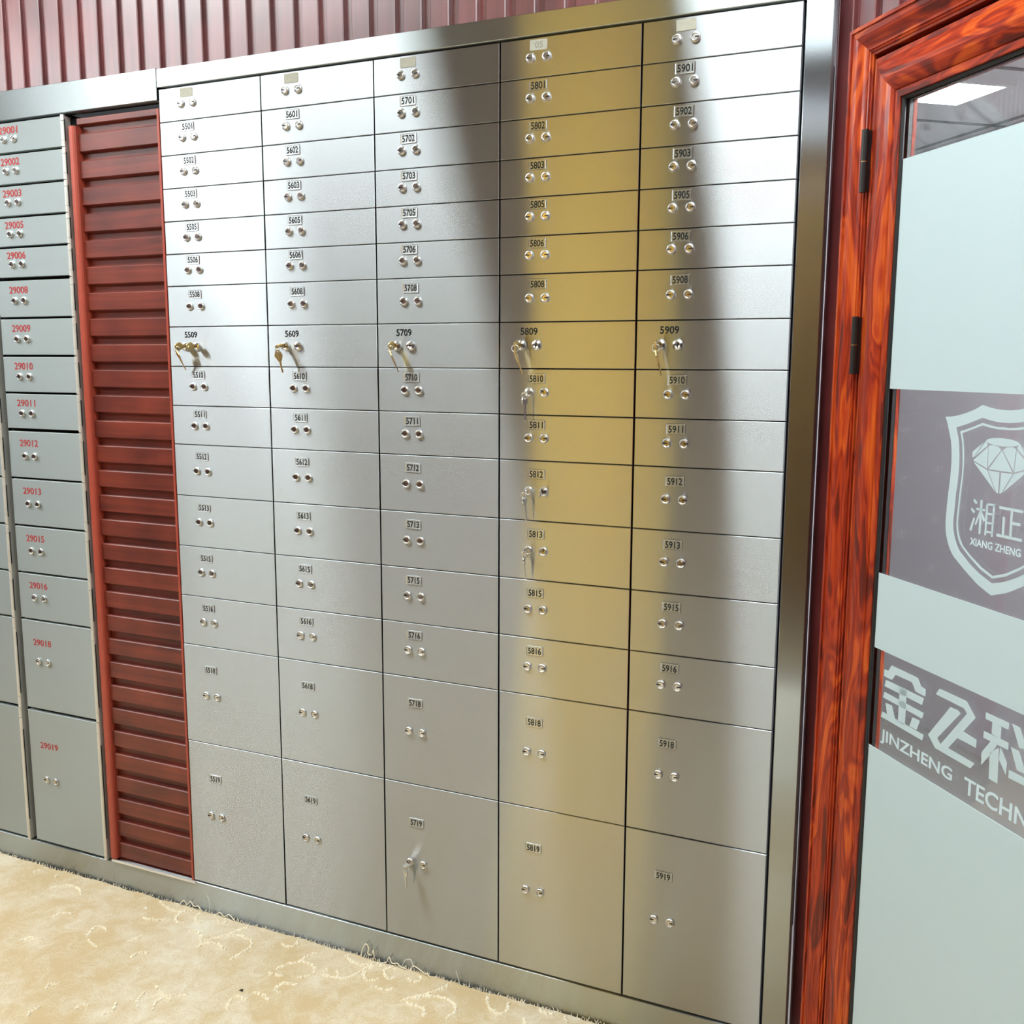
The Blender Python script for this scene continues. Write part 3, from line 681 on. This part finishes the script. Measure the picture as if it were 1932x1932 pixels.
m_, nt, out = mat('clear_glass')
lw = N(nt, 'ShaderNodeLayerWeight'); lw.inputs[0].default_value = 0.5
pw = N(nt, 'ShaderNodeMath', operation='POWER'); pw.inputs[1].default_value = 5.0
L(nt, lw.outputs['Facing'], pw.inputs[0])
fr = N(nt, 'ShaderNodeMath', operation='MULTIPLY_ADD'); fr.inputs[1].default_value = 0.92; fr.inputs[2].default_value = 0.075
L(nt, pw.outputs[0], fr.inputs[0])
tr = N(nt, 'ShaderNodeBsdfTransparent'); tr.inputs[0].default_value = (0.93, 0.96, 0.95, 1)
gl = N(nt, 'ShaderNodeBsdfGlossy'); gl.inputs['Roughness'].default_value = 0.02
mx = N(nt, 'ShaderNodeMixShader')
L(nt, fr.outputs[0], mx.inputs[0]); L(nt, tr.outputs[0], mx.inputs[1]); L(nt, gl.outputs[0], mx.inputs[2]); L(nt, mx.outputs[0], out.inputs[0])
GLASS = m_
gp = MB(); gp.add([(G0, 0.0008, 0.09), (G1, 0.0008, 0.09), (G1, 0.0008, GT), (G0, 0.0008, GT)], [(0, 1, 2, 3)])
gp.add([(G0, 0.0058, 0.09), (G1, 0.0058, 0.09), (G1, 0.0058, GT), (G0, 0.0058, GT)], [(3, 2, 1, 0)])
obj('glass_pane', gp, [GLASS], door)
def frosted(name, col, tl):
    m_, nt, out = mat(name)
    df = N(nt, 'ShaderNodeBsdfDiffuse'); df.inputs[0].default_value = (*col, 1)
    tl_ = N(nt, 'ShaderNodeBsdfTranslucent'); tl_.inputs[0].default_value = (*col, 1)
    mx = N(nt, 'ShaderNodeMixShader'); mx.inputs[0].default_value = tl
    L(nt, df.outputs[0], mx.inputs[1]); L(nt, tl_.outputs[0], mx.inputs[2])
    g = N(nt, 'ShaderNodeBsdfGlossy'); g.inputs['Roughness'].default_value = 0.3
    lw = N(nt, 'ShaderNodeLayerWeight'); lw.inputs[0].default_value = 0.5
    p5 = N(nt, 'ShaderNodeMath', operation='POWER'); p5.inputs[1].default_value = 5.0
    L(nt, lw.outputs['Facing'], p5.inputs[0])
    fr = N(nt, 'ShaderNodeMath', operation='MULTIPLY_ADD'); fr.inputs[1].default_value = 0.9; fr.inputs[2].default_value = 0.03
    L(nt, p5.outputs[0], fr.inputs[0])
    m2 = N(nt, 'ShaderNodeMixShader'); L(nt, fr.outputs[0], m2.inputs[0])
    L(nt, mx.outputs[0], m2.inputs[1]); L(nt, g.outputs[0], m2.inputs[2]); L(nt, m2.outputs[0], out.inputs[0])
    return m_
FROST = frosted('frosted_film', (0.58, 0.71, 0.755), 0.13)
def film(z0, z1):
    q = MB(); q.box(G0+0.0012, G1-0.0012, -0.0002, 0.0004, z0, z1); return q
for z0, z1 in ((1.4238, 1.7866), (0.9856, 1.1154), (0.0905, 0.8122)):
    obj('frosted_film', film(z0, z1), [FROST], door)
fn = lambda u, v, h: (u, -h, v)
def mirror(poly): return [(RM-a, b) for a, b in poly][::-1]
def close(half): return half + [(RM-a, b) for a, b in half[::-1][1:-1]]
def sym(half):
    h = [(0.474, half[0][1])] + half[1:-1] + [(0.474, half[-1][1])]
    return h
emb = MB()
for o_, i_ in ((SH_O, SH_I), (LN_O, LN_I)):
    n = 40
    def samp(half):
        d = [0.0]
        for a, b in zip(half, half[1:]): d.append(d[-1]+math.dist(a, b))
        res = []
        for k in range(n+1):
            t = d[-1]*k/n; i = min(max(j for j in range(len(d)) if d[j] <= t+1e-9), len(half)-2)
            w = (t-d[i])/max(1e-9, d[i+1]-d[i])
            res.append((half[i][0]+w*(half[i+1][0]-half[i][0]), half[i][1]+w*(half[i+1][1]-half[i][1])))
        return res
    # keep the tip vertices: sample each arm between the corner points separately
    def arms(half):
        h = sym(half)
        tip = max(range(len(h)), key=lambda k: h[k][1])
        cor = min(range(tip, tip+8), key=lambda k: h[k][0]-0.3*h[k][1]*0) if False else None
        ci = [k for k in range(tip+2, len(h)) if h[k][1] > 1.355]
        ci = min(ci, key=lambda k: h[k][0])
        return h[:tip+1], h[tip:ci+1], h[ci:]
    A, B = arms(o_), arms(i_)
    for a, b in zip(A, B):
        pa, pb = samp(a), samp(b)
        for k in range(n):
            q = [pa[k], pa[k+1], pb[k+1], pb[k]]
            emb.prism(q, fn, 0.0, 0.0002); emb.prism(mirror(q), fn, 0.0, 0.0002)
for f_ in FAC:
    emb.prism(f_, fn, 0.0, 0.0002); emb.prism(mirror(f_), fn, 0.0, 0.0002)
emb.prism([(0.474, 1.3445), (0.4968, 1.3157), (0.4505, 1.3157)], fn, 0.0, 0.0002)
emb.prism([(0.474+0.0322*math.cos(2*PI*k/32), 1.3560+0.0056*math.sin(2*PI*k/32)) for k in range(32)], fn, 0.0, 0.0002)
obj('emblem', emb, [FROST], door)
let = MB()
for g_ in XZ: let.prism(g_, fn, 0.0, 0.0002)
text(let, 'XIANG ZHENG', 0.4737, 1.2068, 0.1018, 0.0114, -0.0002, 0)
obj('emblem_lettering', let, [FROST], door)
le = MB()
for g_ in JIN + ZHENG + KE: le.prism(g_, fn, 0.0, 0.0002)
text(le, 'JINZHENG', 0.3305, 0.8397, 0.1810, 0.0262, -0.0002, 0)
text(le, 'TECHN', 0.5130, 0.8397, 0.1300, 0.0262, -0.0002, 0)
obj('lettering', le, [FROST], door)
for zb, zt in ((1.7475, 1.8485), (1.4462, 1.5436)):
    hb = MB()
    uc = 0.1240
    for a, b in ((zb, zb+0.0490), (zb+0.0505, zt)):
        hb.tube([(uc, -0.0150, a), (uc, -0.0150, b)], 0.0060, 14)
    hb.box(uc-0.0055, uc+0.0055, -0.012, 0.004, zb+0.002, zt-0.002)
    hb.tube([(uc, -0.0150, zb+0.0490), (uc, -0.0150, zb+0.0505)], 0.0055, 12, m=1)
    obj('hinge', hb, [HINGE, BRASS], door)
dj = MB().box(0.1185, 0.1277, 0.012, 0.05, 0.0, 1.97).box(0.1185, RM-0.1185, 0.012, 0.05, 1.9575, 1.97).box(RM-0.1277, RM-0.1185, 0.012, 0.05, 0, 1.97)
obj('jamb', dj, [DARK], door)

# ================================================================ carpet
m_, nt, out = mat('carpet_pile')
tc = N(nt, 'ShaderNodeTexCoord')
n1 = N(nt, 'ShaderNodeTexNoise'); n1.inputs['Scale'].default_value = 3.2; n1.inputs['Detail'].default_value = 5; n1.inputs['Roughness'].default_value = 0.6
n2 = N(nt, 'ShaderNodeTexNoise'); n2.inputs['Scale'].default_value = 230; n2.inputs['Detail'].default_value = 3
n3 = N(nt, 'ShaderNodeTexNoise'); n3.inputs['Scale'].default_value = 26; n3.inputs['Detail'].default_value = 6; n3.inputs['Distortion'].default_value = 1.0
for n in (n1, n2, n3): L(nt, tc.outputs['Object'], n.inputs['Vector'])
ad = N(nt, 'ShaderNodeMath', operation='MULTIPLY_ADD'); ad.inputs[1].default_value = 0.45
L(nt, n3.outputs['Fac'], ad.inputs[0]); L(nt, n1.outputs['Fac'], ad.inputs[2])
a2 = N(nt, 'ShaderNodeMath', operation='MULTIPLY_ADD'); a2.inputs[1].default_value = 0.42
L(nt, n2.outputs['Fac'], a2.inputs[0]); L(nt, ad.outputs[0], a2.inputs[2])
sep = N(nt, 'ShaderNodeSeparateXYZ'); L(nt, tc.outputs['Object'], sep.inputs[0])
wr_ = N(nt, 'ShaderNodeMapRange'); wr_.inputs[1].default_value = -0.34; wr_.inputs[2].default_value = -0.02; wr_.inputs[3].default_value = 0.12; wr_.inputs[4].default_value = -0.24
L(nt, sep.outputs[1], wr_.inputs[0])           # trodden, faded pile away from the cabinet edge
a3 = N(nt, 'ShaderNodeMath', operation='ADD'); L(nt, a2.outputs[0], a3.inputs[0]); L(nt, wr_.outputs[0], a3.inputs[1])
cr = N(nt, 'ShaderNodeValToRGB'); e = cr.color_ramp.elements
e[0].position = 0.60; e[0].color = (0.60, 0.45, 0.25, 1)
e[1].position = 1.08; e[1].color = (0.80, 0.755, 0.62, 1)
k = e.new(0.84); k.color = (0.72, 0.63, 0.46, 1)
L(nt, a3.outputs[0], cr.inputs[0])
p = N(nt, 'ShaderNodeBsdfPrincipled'); p.inputs['Roughness'].default_value = 1.0; p.inputs['Specular IOR Level'].default_value = 0.1
p.inputs['Sheen Weight'].default_value = 0.2
L(nt, cr.outputs[0], p.inputs['Base Color'])
bp = N(nt, 'ShaderNodeBump'); bp.inputs['Strength'].default_value = 0.55; bp.inputs['Distance'].default_value = 0.006
L(nt, a2.outputs[0], bp.inputs['Height']); L(nt, bp.outputs[0], p.inputs['Normal'])
L(nt, p.outputs[0], out.inputs[0])
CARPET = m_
CREAM = principled('cream_yarn', (0.88, 0.80, 0.62), 1.0, spec=0.1, noise=(300, 0.12))
CT_Z = 0.022
ct = thing('carpet', 'worn beige carpet with cream scrolls and a frayed edge along the steel', 'carpet', (0.6, -1.2, 0))
rr = random.Random(11)
# outline: along the cabinets with a slightly ragged edge, then the angled wall
edge = []
x = -2.2
while x < 1.50:
    edge.append((x, -0.004 - 0.006*abs(math.sin(x*9.0)*math.sin(x*23+1)) - rr.uniform(0, 0.0035)))
    x += 0.008
dirv = Vector((math.cos(LA), -math.sin(LA)))
outl = edge + [(1.535, -0.045)] + [(1.535+dirv.x*s, -0.045+dirv.y*s) for s in (0.5, 1.2, 2.2, 3.1)] + [(3.4, YB+0.05), (-2.2, YB+0.05)]
cm = MB()
cm.prism([(a-0.6, b+1.2) for a, b in outl][::-1], lambda u, v, h: (u, v, h), 0.0, CT_Z)
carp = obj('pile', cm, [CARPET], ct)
sc = MB()
def tufts(pts, rad, dens=1.0):
    d = 0.0
    for (ax, ay), (bx, by) in zip(pts, pts[1:]):
        ln = math.dist((ax, ay), (bx, by)); n = max(1, int(ln/0.0034*dens))
        for k in range(n):
            w = (k+rr.random())/n
            x, y = ax+w*(bx-ax)+rr.gauss(0, rad*0.30), ay+w*(by-ay)+rr.gauss(0, rad*0.30)
            r = rad*rr.uniform(0.45, 0.8); hh = rr.uniform(0.0016, 0.0042)
            t = rr.random()*6
            vs = [(x-0.6+r*math.cos(t+q*PI/2.5), y+1.2+r*math.sin(t+q*PI/2.5), CT_Z-0.001) for q in range(5)]
            vs += [(x-0.6+0.55*r*math.cos(t+q*PI/2.5), y+1.2+0.55*r*math.sin(t+q*PI/2.5), CT_Z+hh) for q in range(5)]
            sc.add(vs, [(q, (q+1) % 5, (q+1) % 5+5, q+5) for q in range(5)] + [(5, 6, 7, 8, 9)])
def smooth(pts, it=2):
    for _ in range(it):
        q = [pts[0]]
        for a, b in zip(pts, pts[1:]):
            q += [(0.75*a[0]+0.25*b[0], 0.75*a[1]+0.25*b[1]), (0.25*a[0]+0.75*b[0], 0.25*a[1]+0.75*b[1])]
        pts = q + [pts[-1]]
    return pts
for arc in ARCS:
    arc = [(a, min(b, -0.02)) for a, b in arc]
    tufts(smooth(arc), 0.0056, 1.5)
for k in range(90):                              # more scrolls over the rest of the floor
    cx, cy = rr.uniform(-1.2, 2.2), rr.uniform(-2.2, -0.62)
    if cy > -0.09 or (cx-1.5)*0.78+cy*0.625 > -0.05: continue
    r0 = rr.uniform(0.03, 0.075); a0 = rr.uniform(0, 6.28); span = rr.uniform(2.2, 4.6)
    tufts([(cx+r0*(1-0.12*t)*math.cos(a0+t), cy+r0*(1-0.12*t)*math.sin(a0+t)) for t in [span*q/14 for q in range(15)]], 0.0054, 1.2)
obj('scroll_pattern', sc, [CREAM], ct)
fr_ = MB()
def fibre(p, q, c, r):
    pts = [Vector(p).lerp(Vector(q), t) + Vector((0, 0, c*math.sin(t*PI))) for t in (0, .33, .66, 1)]
    fr_.tube(pts, r, 3)
for i in range(900):                             # cut yarn ends standing along the edge
    x = rr.uniform(-1.4, 1.48); y = -0.006-rr.uniform(0, 0.006)
    l = rr.uniform(0.003, 0.010)
    fibre((x-0.6, y+1.2, CT_Z-0.003), (x-0.6+rr.uniform(-.006, .006), y+1.2+rr.uniform(-.001, .004), CT_Z-0.003+l), 0, 0.0009)
tufts([(-1.4, -0.011)] + [(-1.4+0.03*k, -0.0105-rr.uniform(0, .004)) for k in range(1, 97)], 0.0058, 1.3)
fz = obj('frayed_edge', fr_, [CREAM], ct); fz['kind'] = 'stuff'

# loose yarn ends pulled out of the edge
def thread(pts, r, label, mt=CREAM):
    P = smooth([tuple(p) for p in pts], 0)
    pts = [Vector(p) for p in pts]
    sm_ = []
    for i in range(len(pts)-1):
        p0, p1, p2, p3 = pts[max(i-1, 0)], pts[i], pts[i+1], pts[min(i+2, len(pts)-1)]
        for k in range(6):
            t = k/6
            sm_.append(0.5*((2*p1)+(p2-p0)*t+(2*p0-5*p1+4*p2-p3)*t*t+(3*p1-p0-3*p2+p3)*t**3))
    sm_.append(pts[-1])
    o = pts[0]
    mb = MB().tube([p-o for p in sm_], r, 6)
    return tag(obj('loose_thread', mb, [mt], None, o), label, 'thread', 'loose yarn ends on the carpet edge')
zc = CT_Z
thread([(0.528, -.012, zc), (0.531, -.010, zc+.022), (0.540, -.008, zc+.036), (0.548, -.008, zc+.026), (0.546, -.010, zc+.014), (0.556, -.010, zc+.012), (0.562, -.010, zc+.026), (0.564, -.010, zc+.006)], 0.0013,
       'cream yarn loop standing highest off the carpet edge, below door 5719')
thread([(0.585, -.012, zc), (0.600, -.012, zc+.006), (0.606, -.010, zc+.020), (0.614, -.010, zc+.006), (0.630, -.011, zc+.010), (0.640, -.012, zc+.004), (0.655, -.014, zc+.005)], 0.0012,
       'zigzag cream yarn lying along the edge, just right of the tall loop')
thread([(0.668, -.012, zc), (0.672, -.010, zc+.014), (0.690, -.010, zc+.010), (0.706, -.012, zc+.004), (0.712, -.014, zc+.008), (0.722, -.016, zc+.001)], 0.0012,
       'short crumpled cream yarn nearest below the right edge of door 5719')
thread([(-0.045, -.012, zc), (-0.030, -.010, zc+.016), (-0.020, -.009, zc+.006), (-0.008, -.009, zc+.018), (0.004, -.010, zc+.008), (0.020, -.011, zc+.012), (0.035, -.014, zc+.001)], 0.0013,
       'tangled cream yarn on the carpet edge below the red panel')
thread([(0.075, -.011, zc), (0.090, -.009, zc+.010), (0.105, -.010, zc+.003), (0.122, -.010, zc+.012), (0.142, -.013, zc+.001)], 0.0012,
       'cream yarn on the carpet edge below door 5519')
CLEAR = principled('nylon_fibre', (0.80, 0.78, 0.70), 0.3)
thread([(0.060, -.012, zc), (0.056, -.008, zc+.030), (0.048, -.006, zc+.046)], 0.0006, 'thin pale bristle standing upright below door 5519', CLEAR)
thread([(0.640, -.012, zc), (0.650, -.007, zc+.022), (0.665, -.006, zc+.024), (0.676, -.010, zc+.002)], 0.0006, 'thin arched bristle over the zigzag yarn', CLEAR)
thread([(0.800, -.012, zc), (0.786, -.006, zc+.030)], 0.0006, 'thin straight bristle leaning on the steel below door 5819', CLEAR)
cb = MB(); cb.add([(-.006, -.003, 0), (.006, -.004, 0), (.002, .004, 0.001), (0, -.001, .004)], [(0, 1, 3), (1, 2, 3), (2, 0, 3), (0, 2, 1)])
tag(obj('debris_chip', cb, [BLACK], None, (0.348, -0.239, CT_Z+0.0005)), 'tiny black chip lying on the beige carpet', 'debris')
cb = MB(); cb.add([(-.006, -.003, 0), (.006, -.002, 0), (.003, .005, 0.002), (-.004, .004, .001), (0, 0, .004)], [(0, 1, 4), (1, 2, 4), (2, 3, 4), (3, 0, 4), (3, 2, 1, 0)])
tag(obj('debris_chip', cb, [principled('paper', (0.85, 0.8, 0.7), 0.8)], None, (-0.115, -0.062, CT_Z+0.0005)), 'small whitish paper scrap on the carpet below the red panel', 'debris')

# ================================================================ keys left in the locks
def place(poly, fn_, t0, t1, hole=None):
    return MB().prism(poly, fn_, t0, t1)
def key_me(kind):
    """key in its own frame: s along the key from bow end (0) to blade tip, t across, flat thickness n"""
    mb = MB()
    fn_ = lambda s, t, h: (h, t, -s)          # hangs down from its hole near s=0.004
    if kind == 'brass':
        th = 0.0011
        # bow with a hole, as two halves so the hole stays open
        top = [(-0.004, -0.0045), (0.0, -0.0062), (0.004, -0.0020), (0.004, 0.0020), (0.0, 0.0062), (-0.004, 0.0045)]
        mb.prism([(-0.0035, -0.0050), (-0.0018, -0.0018), (-0.0026, 0), (-0.0018, 0.0018), (-0.0035, 0.0050), (-0.0048, 0.0030), (-0.0048, -0.0030)], fn_, -th, th)
        mb.prism([(-0.0035, 0.0050), (-0.0018, 0.0018), (0.0014, 0.0020), (0.0026, 0), (0.0014, -0.0020), (-0.0018, -0.0018), (-0.0035, -0.0050), (0.006, -0.0098), (0.010, -0.0100), (0.0225, -0.0036), (0.0225, 0.0036), (0.010, 0.0100), (0.006, 0.0098)], fn_, -th, th)
        mb.prism([(0.004, -0.0011), (0.027, -0.0011), (0.027, 0.0011), (0.004, 0.0011)], fn_, -0.0017, 0.0017)
        bl = [(0.0225, -0.0022), (0.047, -0.0022), (0.0485, 0.0), (0.046, 0.0022), (0.044, 0.0008), (0.0415, 0.0022), (0.039, 0.0006), (0.0365, 0.0021), (0.034, 0.0012), (0.031, 0.0022), (0.0225, 0.0022)]
        mb.prism(bl, fn_, -0.0009, 0.0009)
    else:
        th = 0.0010
        R = 0.0092
        arc = lambda a0, a1, r, n=9: [(0.0045+r*math.cos(a0+(a1-a0)*k/n), r*math.sin(a0+(a1-a0)*k/n)) for k in range(n+1)]
        mb.prism(arc(PI/2, 3*PI/2, R) + [(0.0022, -0.0030)] + [(0.0000, -0.0034), (-0.0022, -0.0018), (-0.0022, 0.0018), (0.0000, 0.0034), (0.0022, 0.0030)], fn_, -th, th)
        mb.prism([(0.0022, 0.0030), (0.0022, -0.0030)] + arc(-PI/2, PI/2, R), fn_, -th, th)
        bl = [(0.012, -0.0026), (0.044, -0.0026), (0.047, -0.0006), (0.0455, 0.0018), (0.042, 0.0026), (0.039, 0.0012), (0.036, 0.0026), (0.033, 0.0014), (0.029, 0.0028), (0.025, 0.0030), (0.012, 0.0034)]
        mb.prism(bl, fn_, -0.0009, 0.0009)
    return mb.mesh('key', [BRASS if kind == 'brass' else SILVER])
KEY = {'brass': key_me('brass'), 'silver': key_me('silver')}
def ring_me(r):
    return MB().tube([(r*math.cos(2*PI*k/24), 0, r*math.sin(2*PI*k/24)) for k in range(24)], 0.0008, 6, True).mesh('key_ring', [CHROME])
RING_B, RING_S = ring_me(0.0074), ring_me(0.0070)
def lock_at(n0, num, side):
    r = NUM.index(num); px, pz, lx, rx, lz = LAY[r]
    return ((n0-55)*W + (lx if side == 'L' else rx), Z[r]-lz)
def key_set(n0, num, side, kind, label, roll, drop=True, hang=(0, 0, 0), bow=0.024, grp='keys left in the locks'):
    x, z = lock_at(n0, num, side)
    t = thing('key_set' if drop else 'key', label, 'keys' if drop else 'key', (x, -0.005, z), None, grp)
    # inserted key: points into the door (+y); roll turns its flat about the lock axis
    out_s = bow                                    # bow hole sits this far out of the lock
    k1 = link('key', KEY[kind], t, (0, -out_s, 0))
    base = Quaternion((1, 0, 0), math.radians(90))        # -z of the key -> +y (into the door)
    k1.rotation_mode = 'QUATERNION'
    k1.rotation_quaternion = Quaternion((0, 1, 0), roll) @ base
    if drop:
        rr_ = 0.0074 if kind == 'brass' else 0.0070
        hole = Vector((0, -out_s, 0))
        rc = hole + Vector((0, 0, -rr_+0.0006))
        rg = link('key_ring', RING_B if kind == 'brass' else RING_S, t, rc, (0, 0, hang[2]*0.4))
        k2 = link('key', KEY[kind], t, rc + Vector((0, 0, -rr_+0.0004)))
        k2.rotation_euler = hang
    return t
R_ = math.radians
key_set(55, '09', 'L', 'brass', 'brass key pair on a ring, in the left lock of door 5509', R_(8), hang=(R_(8), R_(-26), R_(55)), bow=0.027)
key_set(55, '09', 'R', 'brass', 'single brass key without a ring, in the right lock of door 5509', R_(5), drop=False, bow=0.027)
key_set(56, '09', 'L', 'brass', 'brass key pair on a ring, in the left lock of door 5609', R_(62), hang=(R_(6), R_(-14), R_(-22)), bow=0.027)
key_set(57, '09', 'L', 'brass', 'brass key pair on a ring, in the left lock of door 5709', R_(6), hang=(R_(10), R_(-24), R_(35)), bow=0.027)
key_set(58, '09', 'L', 'brass', 'brass key pair on a ring, in the left lock of door 5809', R_(3), hang=(R_(12), R_(-16), R_(8)), bow=0.027)
key_set(59, '09', 'L', 'brass', 'brass key pair on a ring, in the left lock of door 5909', R_(0), hang=(R_(10), R_(-14), R_(10)), bow=0.027)
key_set(58, '10', 'L', 'silver', 'silver key pair on a ring, in the left lock of door 5810', R_(48), hang=(R_(2), R_(-2), R_(-14)), bow=0.018)
key_set(58, '12', 'L', 'silver', 'silver key pair on a ring, in the left lock of door 5812', R_(48), hang=(R_(4), R_(-5), R_(-4)), bow=0.018)
key_set(58, '12', 'R', 'silver', 'single silver key without a ring, in the right lock of door 5812', R_(12), drop=False, bow=0.016)
key_set(58, '13', 'L', 'silver', 'silver key pair on a ring, in the left lock of door 5813', R_(52), hang=(R_(4), R_(-3), R_(12)), bow=0.018)
key_set(57, '19', 'L', 'silver', 'silver key pair on a ring, in the left lock of door 5719', R_(84), hang=(R_(3), R_(-3), R_(62)), bow=0.018)
